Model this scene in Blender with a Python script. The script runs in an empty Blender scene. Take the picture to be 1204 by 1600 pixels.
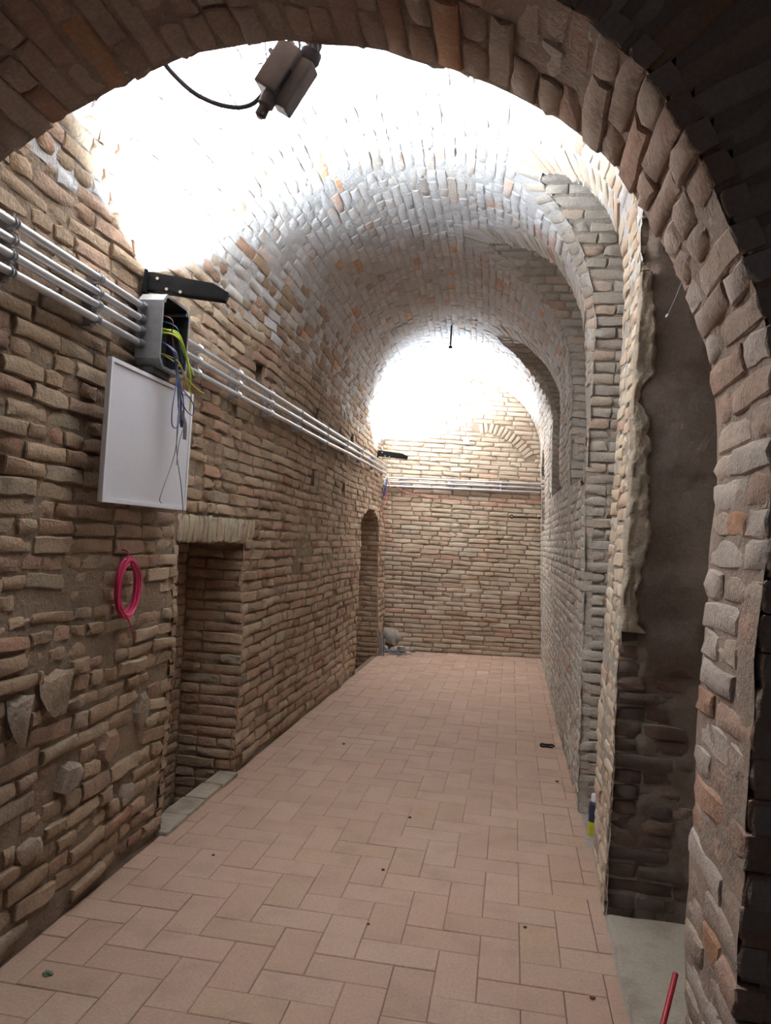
import bpy, math, random
import numpy as np
from mathutils import Vector, Matrix, noise
from mathutils.bvhtree import BVHTree

C = bpy.context.scene.collection
sc = bpy.context.scene
R = random.Random(7)

# ------------------------------------------------------------------ camera
FPX, ROLL, HC = 1202.0, 0.06, 1.60
YAW, PITCH = math.radians(9.4766), math.radians(1.8125)
cy_, sy_, cp_, sp_ = math.cos(YAW), math.sin(YAW), math.cos(PITCH), math.sin(PITCH)
FWD = np.array([-sy_*cp_, cy_*cp_, sp_])
RGT = np.array([cy_, sy_, 0.0])
UPV = np.cross(RGT, FWD)
cr, sr = math.cos(ROLL), math.sin(ROLL)
CX = cr*RGT + sr*UPV
CYv = -sr*RGT + cr*UPV
cam_data = bpy.data.cameras.new('camera')
cam = bpy.data.objects.new('camera', cam_data); C.objects.link(cam)
cam_data.sensor_fit = 'VERTICAL'; cam_data.sensor_height = 24.0
cam_data.lens = 24.0*FPX/1600.0
cam_data.clip_start = 0.02
m = Matrix.Identity(4)
for i in range(3):
    m[i][0] = CX[i]; m[i][1] = CYv[i]; m[i][2] = -FWD[i]
m[2][3] = HC
cam.matrix_world = m
sc.camera = cam
EYE = np.array([0, 0, HC])

def project(P):
    v = np.asarray(P, float) - EYE
    d = v @ FWD
    d = np.where(np.abs(d) < 1e-6, 1e-6, d)
    return 602+FPX*(v @ CX)/d, 800-FPX*(v @ CYv)/d, d

# ------------------------------------------------------------------ world, light, exposure
w = bpy.data.worlds.new('world'); sc.world = w; w.use_nodes = True
w.node_tree.nodes['Background'].inputs[0].default_value = (0.75, 0.72, 0.8, 1)
w.node_tree.nodes['Background'].inputs[1].default_value = 0.045
sc.view_settings.view_transform = 'Standard'
sc.view_settings.look = 'None'
sc.view_settings.gamma = 1.0
sc.view_settings.use_curve_mapping = False
sc.view_settings.exposure = 0.0
sc.cycles.max_bounces = 10
sc.cycles.diffuse_bounces = 8
LAMP_A, LAMP_B = 390.0, 540.0     # W
LAMP_COL = (0.76, 0.88, 1.0)

# ------------------------------------------------------------------ helpers
def sm(t):
    t = min(1.0, max(0.0, t)); return t*t*(3-2*t)

def obj(name, mesh, mat=None, parent=None):
    o = bpy.data.objects.new(name, mesh); C.objects.link(o)
    if mat is not None and mesh is not None and len(mesh.materials) == 0: mesh.materials.append(mat)
    if parent is not None: o.parent = parent
    return o

def tag(o, label=None, cat=None, group=None, kind=None):
    if label: o['label'] = label
    if cat: o['category'] = cat
    if group: o['group'] = group
    if kind: o['kind'] = kind
    return o

def empty(name, loc=(0, 0, 0), rot=(0, 0, 0)):
    o = bpy.data.objects.new(name, None); C.objects.link(o)
    o.location = loc; o.rotation_euler = rot; o.empty_display_size = .05
    return o

class MB:
    """collects simple solids into one mesh"""
    def __init__(s): s.v = []; s.f = []; s.sm = []
    def add(s, v, f, smooth=False):
        n = len(s.v); s.v += [tuple(p) for p in v]; s.f += [tuple(i+n for i in q) for q in f]
        s.sm += [smooth]*len(f); return s
    def box(s, lo, hi, M=None, bev=0.0):
        x0, y0, z0 = lo; x1, y1, z1 = hi
        if bev <= 0:
            v = [(x, y, z) for z in (z0, z1) for y in (y0, y1) for x in (x0, x1)]
            f = [(0, 2, 3, 1), (4, 5, 7, 6), (0, 1, 5, 4), (2, 6, 7, 3), (0, 4, 6, 2), (1, 3, 7, 5)]
        else:
            import bmesh
            bm = bmesh.new(); bmesh.ops.create_cube(bm, size=1)
            for q in bm.verts:
                q.co = Vector(((x0+x1)/2+q.co.x*(x1-x0), (y0+y1)/2+q.co.y*(y1-y0), (z0+z1)/2+q.co.z*(z1-z0)))
            bmesh.ops.bevel(bm, geom=list(bm.edges), offset=bev, segments=2, affect='EDGES', profile=.5)
            bm.verts.index_update()
            v = [tuple(q.co) for q in bm.verts]; f = [tuple(q.index for q in g.verts) for g in bm.faces]; bm.free()
        if M is not None: v = [tuple(M @ Vector(p)) for p in v]
        return s.add(v, f)
    def tube(s, pts, r, seg=8, cap=True, closed=False):
        pts = [Vector(p) for p in pts]; n = len(pts); rings = []
        rr = r if hasattr(r, '__len__') else [r]*n
        up = None
        for i, p in enumerate(pts):
            a = pts[(i-1) % n] if (i > 0 or closed) else p
            b = pts[(i+1) % n] if (i < n-1 or closed) else p
            t = (b-a).normalized() if (b-a).length > 1e-9 else Vector((0, 0, 1))
            if up is None: up = t.orthogonal().normalized()
            up = (up - t*up.dot(t))
            up = up.normalized() if up.length > 1e-6 else t.orthogonal().normalized()
            sd = t.cross(up)
            rings.append([p + (up*math.cos(2*math.pi*k/seg)+sd*math.sin(2*math.pi*k/seg))*rr[i] for k in range(seg)])
        v = [q for rg in rings for q in rg]; f = []
        for i in range(n if closed else n-1):
            j = (i+1) % n
            for k in range(seg):
                l = (k+1) % seg
                f.append((i*seg+k, i*seg+l, j*seg+l, j*seg+k))
        if cap and not closed:
            f.append(tuple(reversed(range(seg)))); f.append(tuple((n-1)*seg+k for k in range(seg)))
        return s.add(v, f, True)
    def lathe(s, prof, M, seg=20):
        v = []; f = []
        for r, h in prof:
            for k in range(seg):
                a = 2*math.pi*k/seg; v.append(M @ Vector((r*math.cos(a), r*math.sin(a), h)))
        for i in range(len(prof)-1):
            for k in range(seg):
                l = (k+1) % seg
                f.append((i*seg+k, i*seg+l, (i+1)*seg+l, (i+1)*seg+k))
        f.append(tuple(reversed(range(seg)))); f.append(tuple((len(prof)-1)*seg+k for k in range(seg)))
        return s.add(v, f, True)
    def build(s, name, mat, parent=None):
        me = bpy.data.meshes.new(name); me.from_pydata(s.v, [], s.f); me.update()
        me.polygons.foreach_set('use_smooth', s.sm)
        o = obj(name, me, mat, parent)
        if any(s.sm):
            try:
                me.set_sharp_from_angle(angle=math.radians(40))
            except Exception: pass
        return o

def spline(pts, n=8):
    P = [Vector(p) for p in pts]; out = []
    for i in range(len(P)-1):
        a = P[max(i-1, 0)]; b = P[i]; c = P[i+1]; d = P[min(i+2, len(P)-1)]
        for k in range(n):
            t = k/n
            out.append(.5*((2*b)+(c-a)*t+(2*a-5*b+4*c-d)*t*t+(3*b-a-3*c+d)*t**3))
    out.append(P[-1]); return out

# ------------------------------------------------------------------ materials
def nd(nt, t, **k):
    n = nt.nodes.new(t)
    for a, b in k.items(): setattr(n, a, b)
    return n

def new_mat(name):
    M = bpy.data.materials.new(name); M.use_nodes = True
    nt = M.node_tree; b = nt.nodes['Principled BSDF']
    return M, nt, b

def mix(nt, fac, a, b, mode='MIX'):
    n = nd(nt, 'ShaderNodeMix', data_type='RGBA', blend_type=mode)
    for s, v in ((0, fac), (6, a), (7, b)):
        if hasattr(v, 'links') or hasattr(v, 'is_linked'): nt.links.new(v, n.inputs[s])
        else: n.inputs[s].default_value = v if s == 0 else (*v, 1)
    return n.outputs[2]

def noi(nt, scale, detail=4, rough=.6, vec=None, off=None):
    n = nd(nt, 'ShaderNodeTexNoise'); n.inputs['Scale'].default_value = scale
    n.inputs['Detail'].default_value = detail; n.inputs['Roughness'].default_value = rough
    if vec is not None: nt.links.new(vec, n.inputs['Vector'])
    return n.outputs['Fac']

def ramp(nt, src, lo, hi, a=0.0, b=1.0):
    n = nd(nt, 'ShaderNodeMapRange'); nt.links.new(src, n.inputs[0])
    n.inputs[1].default_value = lo; n.inputs[2].default_value = hi
    n.inputs[3].default_value = a; n.inputs[4].default_value = b
    return n.outputs[0]

def masonry(name, stuff, lime=.35, lime_col=(.62, .56, .48), dirt=.4, rough=.92, bump=.35, fixed=None, bscale=60):
    M, nt, b = new_mat(name)
    pos = nd(nt, 'ShaderNodeNewGeometry').outputs['Position']
    if fixed: 
        rgb = nd(nt, 'ShaderNodeRGB'); rgb.outputs[0].default_value = (*fixed, 1); col = rgb.outputs[0]
    elif stuff:
        a = nd(nt, 'ShaderNodeAttribute', attribute_name='Col'); col = a.outputs['Color']
    else:
        col = nd(nt, 'ShaderNodeObjectInfo').outputs['Color']
    n1 = noi(nt, 22, 6, .65, pos); n2 = noi(nt, 5, 4, .6, pos); n3 = noi(nt, 90, 3, .6, pos); n4 = noi(nt, 1.7, 3, .5, pos)
    c = mix(nt, ramp(nt, n1, .52, .72, 0, lime), col, lime_col)
    c = mix(nt, ramp(nt, n4, .45, .7, 0, lime*.9), c, lime_col)
    c = mix(nt, ramp(nt, n2, .5, .75, 0, dirt), c, (.12, .08, .055))
    d = mix(nt, ramp(nt, n3, .3, .7, .25, 0), c, (.05, .035, .03))
    nt.links.new(d, b.inputs['Base Color'])
    b.inputs['Roughness'].default_value = rough
    b.inputs['Specular IOR Level'].default_value = .2
    bp = nd(nt, 'ShaderNodeBump'); bp.inputs['Strength'].default_value = bump; bp.inputs['Distance'].default_value = .012
    s = nd(nt, 'ShaderNodeMath', operation='ADD'); nt.links.new(noi(nt, bscale, 5, .7, pos), s.inputs[0]); nt.links.new(n1, s.inputs[1])
    nt.links.new(s.outputs[0], bp.inputs['Height']); nt.links.new(bp.outputs[0], b.inputs['Normal'])
    return M

def plain(name, col, rough=.5, metal=0.0, var=.06, scale=30, bump=0.0):
    M, nt, b = new_mat(name)
    tc = nd(nt, 'ShaderNodeTexCoord').outputs['Object']
    f = noi(nt, scale, 4, .6, tc)
    dark = tuple(max(0, c*(1-var*4)) for c in col)
    nt.links.new(mix(nt, ramp(nt, f, .35, .8), col, dark), b.inputs['Base Color'])
    b.inputs['Metallic'].default_value = metal
    nt.links.new(ramp(nt, f, .3, .7, max(0, rough-.08), min(1, rough+.08)), b.inputs['Roughness'])
    if bump:
        bp = nd(nt, 'ShaderNodeBump'); bp.inputs['Strength'].default_value = bump; bp.inputs['Distance'].default_value = .004
        nt.links.new(f, bp.inputs['Height']); nt.links.new(bp.outputs[0], b.inputs['Normal'])
    return M

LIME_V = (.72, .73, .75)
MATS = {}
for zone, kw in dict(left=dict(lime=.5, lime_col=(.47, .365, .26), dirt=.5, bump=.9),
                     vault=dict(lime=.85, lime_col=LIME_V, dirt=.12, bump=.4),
                     right=dict(lime=.6, lime_col=(.52, .48, .42), dirt=.3, bump=.45),
                     back=dict(lime=.45, lime_col=(.58, .50, .40), dirt=.3, bump=.45),
                     front=dict(lime=.5, lime_col=(.56, .45, .365), dirt=.3, bump=.7),
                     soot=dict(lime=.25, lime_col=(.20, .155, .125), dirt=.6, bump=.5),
                     tile=dict(lime=.4, lime_col=(.49, .345, .265), dirt=.22, bump=.05, rough=.7)).items():
    MATS[zone] = (masonry('brick_'+zone, False, **kw), masonry('brickwork_'+zone, True, **kw))
M_MORT = dict(left=masonry('mortar_left', False, lime=.35, lime_col=(.40, .31, .22), dirt=.5, bump=.9, fixed=(.31, .23, .16)),
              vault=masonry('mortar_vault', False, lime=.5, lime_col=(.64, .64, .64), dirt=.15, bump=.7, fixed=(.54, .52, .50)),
              right=masonry('mortar_right', False, lime=.5, lime_col=(.46, .42, .36), dirt=.3, bump=.7, fixed=(.36, .31, .26)),
              back=masonry('mortar_back', False, lime=.4, lime_col=(.42, .34, .26), dirt=.3, bump=.7, fixed=(.32, .25, .18)),
              front=masonry('mortar_front', False, lime=.4, lime_col=(.50, .395, .31), dirt=.3, bump=.8, fixed=(.40, .30, .235)),
              floor=masonry('mortar_floor', False, lime=.3, lime_col=(.3, .2, .15), dirt=.3, bump=.3, fixed=(.36, .24, .175)))
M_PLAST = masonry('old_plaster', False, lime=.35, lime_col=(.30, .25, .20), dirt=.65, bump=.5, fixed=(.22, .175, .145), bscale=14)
M_PALE = masonry('pale_plaster', False, lime=.4, lime_col=(.52, .45, .36), dirt=.6, bump=.8, fixed=(.42, .35, .27), bscale=30)
M_CONC = masonry('concrete', False, lime=.35, lime_col=(.42, .37, .30), dirt=.5, bump=.4, fixed=(.35, .30, .24), bscale=30)
M_STEEL = plain('galvanised_steel', (.66, .66, .68), .42, .85, .01)
M_DSTEEL = plain('dull_steel', (.38, .38, .40), .4, .9, .08)
M_BLACK = plain('black_paint', (.005, .005, .006), .75)
M_BLACK.node_tree.nodes['Principled BSDF'].inputs['Specular IOR Level'].default_value = .15
M_GREYP = plain('grey_plastic', (.22, .225, .24), .5)
M_DGREY = plain('dark_grey_plastic', (.05, .05, .055), .5)
M_INNER = plain('dark_interior', (.025, .025, .028), .7)
M_WHITE = plain('white_enamel', (.66, .65, .69), .35, 0, .01)
M_WEDGE = plain('white_edge', (.72, .71, .74), .4, 0, .01)
M_PINK = plain('pink_cable', (.62, .04, .13), .4, 0, .03)
M_RED = plain('red_plastic', (.42, .012, .03), .35)
M_REDW = plain('red_string', (.62, .16, .12), .5)
M_YG = plain('yellow_green_wire', (.55, .68, .06), .4)
M_YEL = plain('yellow_wire', (.62, .55, .12), .4)
M_BLUE = plain('blue_wire', (.035, .045, .19), .4)
M_GRYW = plain('grey_wire', (.19, .18, .19), .4)
M_TEAL = plain('teal_wire', (.03, .16, .22), .4)
M_BRN = plain('brown_wire', (.16, .05, .03), .5)
M_RUST = plain('rusty_iron', (.06, .035, .022), .85, .3, .15, 60, .6)
M_CAN = plain('navy_print', (.025, .03, .07), .35)
M_CANY = plain('yellow_print', (.62, .60, .03), .4)
M_CABLE = plain('grey_cable', (.13, .12, .15), .5)
M_FIX = plain('fitting_grey', (.18, .165, .17), .6, 0, .08, 18, .3)
M_FIX2 = plain('fitting_dark', (.05, .05, .07), .6)
M_LEMIT, nt, b = new_mat('lamp_diffuser')
b.inputs['Emission Color'].default_value = (*LAMP_COL, 1); b.inputs['Emission Strength'].default_value = 12

# ------------------------------------------------------------------ brick templates
def brick_template(L, Hh, D, rnd, rough=.004):
    nx, nz = 4, 3
    ch = .005
    v = []; idx = {}
    for j in range(nz):
        for i in range(nx):
            x = (i/(nx-1)-.5)*(L-2*ch); z = (j/(nz-1)-.5)*(Hh-2*ch)
            edge = (i in (0, nx-1)) + (j in (0, nz-1))
            y = rnd.uniform(-rough, rough*.6)*.95 - (.0005+rnd.random()*.0025)*(edge) - (rnd.random() < .22)*(edge == 2)*rnd.uniform(.003, .010)
            idx[i, j] = len(v)
            v.append((x+rnd.uniform(-.006, .006), y, z+rnd.uniform(-.0045, .0045)))
    ring = [(i, 0) for i in range(nx)]+[(nx-1, 1)]+[(i, nz-1) for i in range(nx-1, -1, -1)]+[(0, 1)]
    n = len(ring); r1 = len(v)
    for i, j in ring:
        x, y, z = v[idx[i, j]]
        sx = (-1 if i == 0 else 1 if i == nx-1 else 0); sz = (-1 if j == 0 else 1 if j == nz-1 else 0)
        k = .75 if sx and sz else 1
        v.append((x+sx*ch*k, y-ch*rnd.uniform(.6, 1.3), z+sz*ch*k))
    r2 = len(v)
    for k in range(n):
        x, y, z = v[r1+k]; v.append((x*.985, -D, z*.985))
    f = []
    for j in range(nz-1):
        for i in range(nx-1): f.append((idx[i, j], idx[i+1, j], idx[i+1, j+1], idx[i, j+1]))
    for k in range(n):
        l = (k+1) % n
        a, c = idx[ring[k]], idx[ring[l]]
        f.append((r1+k, r1+l, c, a)); f.append((r2+k, r2+l, r1+l, r1+k))
    return np.array(v), f

NV = 14
FAM = {}
rt = random.Random(3)
for fam, L in (('s', .27), ('h', .13), ('q', .075)):
    FAM[fam] = [brick_template(L, .056, .06, rt, .0045) for _ in range(NV)]
FAML = dict(s=.27, h=.13, q=.075)

def stone_template(rnd):
    import bmesh
    bm = bmesh.new(); bmesh.ops.create_icosphere(bm, subdivisions=2, radius=.5)
    sd = Vector((rnd.random()*50, rnd.random()*50, 0))
    for q in bm.verts:
        k = 1+.45*noise.noise(q.co*3.2+sd)+.16*noise.noise(q.co*8+sd)
        q.co.x = math.copysign(abs(q.co.x*2)**.75/2, q.co.x); q.co.z = math.copysign(abs(q.co.z*2)**.75/2, q.co.z)
        q.co = Vector((q.co.x*k, q.co.y*k, q.co.z*k))
        if q.co.y > .2: q.co.y = .2+(q.co.y-.2)*.25
    v = np.array([q.co[:] for q in bm.verts]); f = [tuple(x.index for x in g.verts) for g in bm.faces]; bm.free()
    return v, f
FAM['r'] = [stone_template(rt) for _ in range(8)]

TILE_T = []
def tile_template(L, W, rnd):
    c = .003; v = []
    for (sx, sy) in ((-1, -1), (1, -1), (1, 1), (-1, 1)):
        v.append((sx*(L/2-c), sy*(W/2-c), rnd.uniform(-.0006, .0006)))
    for (sx, sy) in ((-1, -1), (1, -1), (1, 1), (-1, 1)): v.append((sx*L/2, sy*W/2, -.0022))
    for (sx, sy) in ((-1, -1), (1, -1), (1, 1), (-1, 1)): v.append((sx*L/2, sy*W/2, -.02))
    f = [(0, 1, 2, 3)]
    for o in (0, 4):
        for k in range(4):
            l = (k+1) % 4; f.append((o+4+k, o+4+l, o+l, o+k))
    return np.array(v), f

_mesh_cache = {}
def template_mesh(fam, i, zone, nm):
    key = (fam, i, zone)
    if key not in _mesh_cache:
        v, f = FAM[fam][i]
        me = bpy.data.meshes.new(nm); me.from_pydata(v.tolist(), [], f); me.update()
        if fam != 't': me.polygons.foreach_set('use_smooth', [True]*len(me.polygons))
        me.materials.append(MATS[zone][0])
        if fam != 't': me.set_sharp_from_angle(angle=math.radians(38 if fam in FAML else 24))
        _mesh_cache[key] = me
    return _mesh_cache[key]

# colour palettes (albedo)
PAL = dict(
    left=[((.47, .335, .22), 6), ((.43, .30, .195), 5), ((.46, .30, .21), 4), ((.51, .38, .26), 3), ((.38, .235, .165), 2), ((.42, .245, .16), 1), ((.42, .33, .235), 2)],
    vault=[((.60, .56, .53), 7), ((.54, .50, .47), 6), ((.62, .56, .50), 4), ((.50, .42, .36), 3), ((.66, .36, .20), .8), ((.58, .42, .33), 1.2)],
    right=[((.46, .41, .35), 6), ((.50, .43, .35), 4), ((.42, .36, .30), 4), ((.52, .40, .31), 2), ((.46, .28, .20), .4)],
    back=[((.56, .45, .33), 6), ((.52, .40, .285), 5), ((.53, .38, .275), 3), ((.61, .51, .39), 3), ((.46, .33, .23), 1.5), ((.50, .31, .21), .5)],
    front=[((.53, .41, .325), 6), ((.49, .36, .28), 4), ((.49, .32, .24), 4), ((.60, .50, .42), 3), ((.48, .27, .18), 1.6), ((.56, .31, .18), .8)],
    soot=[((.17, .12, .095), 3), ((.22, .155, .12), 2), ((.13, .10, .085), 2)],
    tile=[((.455, .30, .225), 5), ((.44, .285, .21), 4), ((.475, .32, .24), 3), ((.435, .29, .205), 2)])
def pick_col(zone, rnd, shift=0.0):
    p = PAL[zone]; t = rnd.uniform(0, sum(w_ for _, w_ in p))
    for c, w_ in p:
        t -= w_
        if t <= 0: break
    k = rnd.uniform(.9, 1.1) if zone != 'tile' else rnd.uniform(.97, 1.03)
    return tuple(min(1, x*k+shift) for x in c)

# brick record: [origin, axes (3 columns u, n, v), scale, fam, i, colour, zone]
def rec(o, u, v, n, l, h, zone, rnd, fam=None, col=None, dep=1.0):
    if fam is None: fam = 's' if l > .19 else 'h' if l > .1 else 'q'
    i = rnd.randrange(len(FAM[fam]))
    if fam in FAML: sc_ = (l/FAML[fam], dep, h/.056)
    else: sc_ = (l, .1*dep, h)
    return [np.array(o, float), np.array([u, n, v], float).T, np.array(sc_), fam, i, col or pick_col(zone, rnd), zone, l*h]

# ------------------------------------------------------------------ surfaces of the gallery
S, BH = 2.85, 1.09
Y0, YB, KB = 2.08, 11.15, .2     # tunnel start, back wall plane Y = YB + KB X
def XL(y, z): return -1.69-.07*sm((y-5)/5)*min(z, S)
def XR(y, z): return .48-(.028*sm((y-4.1)/.9)+.022*sm((y-6)/4))*min(z, S)
SV = math.pi*BH                   # arc length of vault
ST = S+SV+S
def nz3(x, y, z, f, a): return a*noise.noise(Vector((x*f, y*f, z*f)))
def surf(y, s, off=0.0, wob=True):
    if s <= S:
        p = Vector((XL(y, s), y, s)); n = Vector((1, 0, 0))
    elif s >= S+SV:
        z = ST-s; p = Vector((XR(y, z), y, z)); n = Vector((-1, 0, 0))
    else:
        t = (s-S)/BH; l, r = XL(y, S), XR(y, S); a = (r-l)/2; c = (l+r)/2
        p = Vector((c-a*math.cos(t), y, S+BH*math.sin(t)))
        n = Vector((math.cos(t)/a, 0, -math.sin(t)/BH)).normalized()
    if wob:
        amp = .03 if s < S else .022 if s < S+SV else .012
        off += nz3(p.x, p.y, p.z, 1.6, amp)
    return p+n*off, n
def frame(y, s, off=0.0):
    p, n = surf(y, s, off); e = .04
    a = surf(y-e, s, off)[0]; b_ = surf(y+e, s, off)[0]; c = surf(y, max(0, s-e), off)[0]; d = surf(y, s+e, off)[0]
    tu = (b_-a).normalized(); tv = (d-c); tv = (tv-tu*tv.dot(tu)).normalized()
    nn = tu.cross(tv)
    if nn.dot(n) < 0: nn = -nn
    return p, tu, tv, nn

def z2s(z, right=True):
    z = min(z, S+BH-1e-4)
    if z <= S: return ST-z if right else z
    t = math.asin((z-S)/BH)
    return S+BH*(math.pi-t) if right else S+BH*t

# openings: outlines in (Y, z) running near foot -> crown -> far foot
OPEN_R = dict(
    bay_near=dict(p=[(2.09, 0), (2.09, 2.9), (2.3, 3.16), (2.75, 3.22), (3.1, 3.2), (3.28, 3.1), (3.37, 2.97), (3.44, 2.7), (3.49, 2.4), (3.48, 1.9), (3.49, 1.4), (3.53, .9), (3.54, 0)], xb=1.7, ring=.0, zb=0),
    bay_mid=dict(p=[(4.13, 0), (4.1, .8), (4.0, 1.5), (3.97, 2.4), (3.92, 2.9), (3.91, 3.16), (3.98, 3.32), (4.10, 3.5), (4.25, 3.64), (4.40, 3.72), (4.49, 3.69), (4.57, 3.57), (4.62, 3.4), (4.66, 3.2), (4.70, 2.95), (4.78, 2.65), (4.87, 2.3), (4.92, 1.4), (4.87, .6), (4.86, 0)], xb=1.35, ring=.21, zb=0),
    high_near=dict(p=[(5.0, 2.0), (4.99, 2.6), (5.05, 2.95), (5.19, 3.24), (5.32, 3.49), (5.5, 3.68), (5.68, 3.81), (5.84, 3.88), (5.97, 3.84), (6.1, 3.7), (6.24, 3.5), (6.27, 3.3), (6.24, 3.1), (6.2, 2.7), (6.16, 2.1)], xb=1.0, ring=.2, zb=2.05),
    high_far=dict(p=[(7.5, 2.15), (7.52, 2.6), (7.58, 3.05), (7.73, 3.33), (7.98, 3.62), (8.15, 3.78), (8.35, 3.85), (8.58, 3.8), (8.78, 3.62), (8.75, 3.35), (8.6, 3.05), (8.5, 2.6), (8.5, 2.15)], xb=1.0, ring=.2, zb=2.15),
    slot=dict(p=[(10.0, 1.8), (10.02, 2.6), (10.45, 2.92), (10.9, 2.62), (10.95, 1.8)], xb=.9, ring=0, zb=1.8))
OPEN_L = dict(
    door_low=dict(p=[(3.80, 0), (3.80, .8), (3.79, 1.5), (4.76, 1.5), (4.78, .8), (4.80, 0)], xb=-2.09, ring=0, zb=-.35),
    door_tall=dict(p=[(8.72, 0), (8.95, 1.0), (9.10, 1.76), (9.36, 1.87), (9.68, 1.93), (10.0, 1.93), (10.30, 1.80), (10.28, 1.0), (10.15, 0)], xb=-2.35, ring=0, zb=-.35))
def densify(pts, step=.05):
    out = []
    for a, b_ in zip(pts, pts[1:]):
        n = max(1, int(math.dist(a, b_)/step))
        for k in range(n): out.append((a[0]+(b_[0]-a[0])*k/n, a[1]+(b_[1]-a[1])*k/n))
    out.append(pts[-1]); return out
for o_ in OPEN_R.values():
    o_['d'] = densify(o_['p']); o_['ys'] = np.array([(y, z2s(z)) for y, z in o_['d']])
for o_ in OPEN_L.values():
    o_['d'] = densify(o_['p']); o_['ys'] = np.array([(y, z2s(z, False)) for y, z in o_['d']])
for grp, sg_ in ((OPEN_R, True), (OPEN_L, False)):
    for o_ in grp.values():          # openings that reach the floor run on below it
        if o_['d'][0][1] <= 0:
            e = ST+.3 if sg_ else -.3
            o_['ys'] = np.vstack([[o_['ys'][0, 0], e], o_['ys'], [o_['ys'][-1, 0], e]])
def inpoly(P, poly):
    x, y = P[:, 0], P[:, 1]; ins = np.zeros(len(P), bool); n = len(poly)
    for i in range(n):
        x1, y1 = poly[i]; x2, y2 = poly[(i+1) % n]
        c = ((y1 > y) != (y2 > y))
        with np.errstate(divide='ignore', invalid='ignore'):
            xi = (x2-x1)*(y-y1)/(y2-y1 if y2 != y1 else 1e-12)+x1
        ins ^= c & (x < xi)
    return ins
def dist_poly(P, pts):
    d = np.full(len(P), 9.0)
    for a, b_ in zip(pts[:-1], pts[1:]):
        ab = b_-a; L2 = (ab@ab) or 1e-9
        t = np.clip(((P-a)@ab)/L2, 0, 1)
        d = np.minimum(d, np.linalg.norm(P-(a+t[:, None]*ab), axis=1))
    return d
# putlog holes (Y, s, width, height)
HOLES = [(4.81, 2.64, .12, .13), (6.49, 2.63, .13, .14), (8.55, 2.67, .14, .14), (10.3, 2.70, .10, .14), (6.46, 2.08, .13, .13), (7.92, 2.09, .13, .13)]
HOLES += [(3.86, z2s(z), .05, h) for z, h in ((2.72, .15), (2.14, .14))]
LINTEL = (3.74, 4.86, 1.5, 1.655)
STONES = [((88, 1080), .19, .17), ((228, 1110), .12, .15), (((175, 1165)), .17, .12), ((28, 1120), .12, .16), ((110, 1215), .18, .10),
          ((205, 1240), .12, .09), ((50, 1330), .13, .08)]
def wall_hit(px, py):
    d = FWD*FPX+CX*(px-602)-CYv*(py-800); t = -1.69/d[0]; p = EYE+d*t; return p[1], p[2]
STN = []
for (px, py), a_, b_ in STONES:
    y, z = wall_hit(px, py); STN.append((y, z, a_, b_))
BARE = [(3.12, 1.06, .12, .10)]     # patch of bare mortar below the coil

def allowed_mask(s, Y):
    P = np.stack([Y, np.full_like(Y, s)], 1); ok = np.ones(len(Y), bool)
    for grp in (OPEN_R, OPEN_L):
        for o_ in grp.values():
            poly = o_['ys']
            if s < poly[:, 1].min()-.3 or s > poly[:, 1].max()+.3: continue
            ok &= ~inpoly(P, poly)
            if o_['ring'] > 0: ok &= dist_poly(P, poly) > o_['ring']*1.0+.012
            else: ok &= dist_poly(P, poly) > .006
    for (y, hs, w_, h_) in HOLES:
        if abs(s-hs) < h_/2: ok &= np.abs(Y-y) > w_/2
    if LINTEL[2] < s < LINTEL[3]: ok &= (Y < LINTEL[0]) | (Y > LINTEL[1])
    for (y, z, a_, b_) in STN+BARE:
        if abs(s-z) < b_/2+.02: ok &= ((Y-y)/(a_/2+.02))**2+((s-z)/(b_/2+.02))**2 > 1
    return ok

def intervals(Y, ok, mn=.05):
    out = []; i = 0; n = len(Y)
    while i < n:
        if ok[i]:
            j = i
            while j+1 < n and ok[j+1]: j += 1
            if Y[j]-Y[i] > mn: out.append((Y[i], Y[j]))
            i = j+1
        else: i += 1
    return out

def fill(a, b_, rnd, row, ps=.62, ls=.27, lh=.13):
    """split [a,b] into brick lengths"""
    out = []; x = a; first = True
    while x < b_-.03:
        l = ls if rnd.random() < ps else lh
        l *= rnd.uniform(.88, 1.08)
        if first and row % 2: l = lh
        first = False
        if x+l > b_-.04: l = b_-x
        out.append((x, min(x+l, b_))); x += l
    return out

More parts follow.
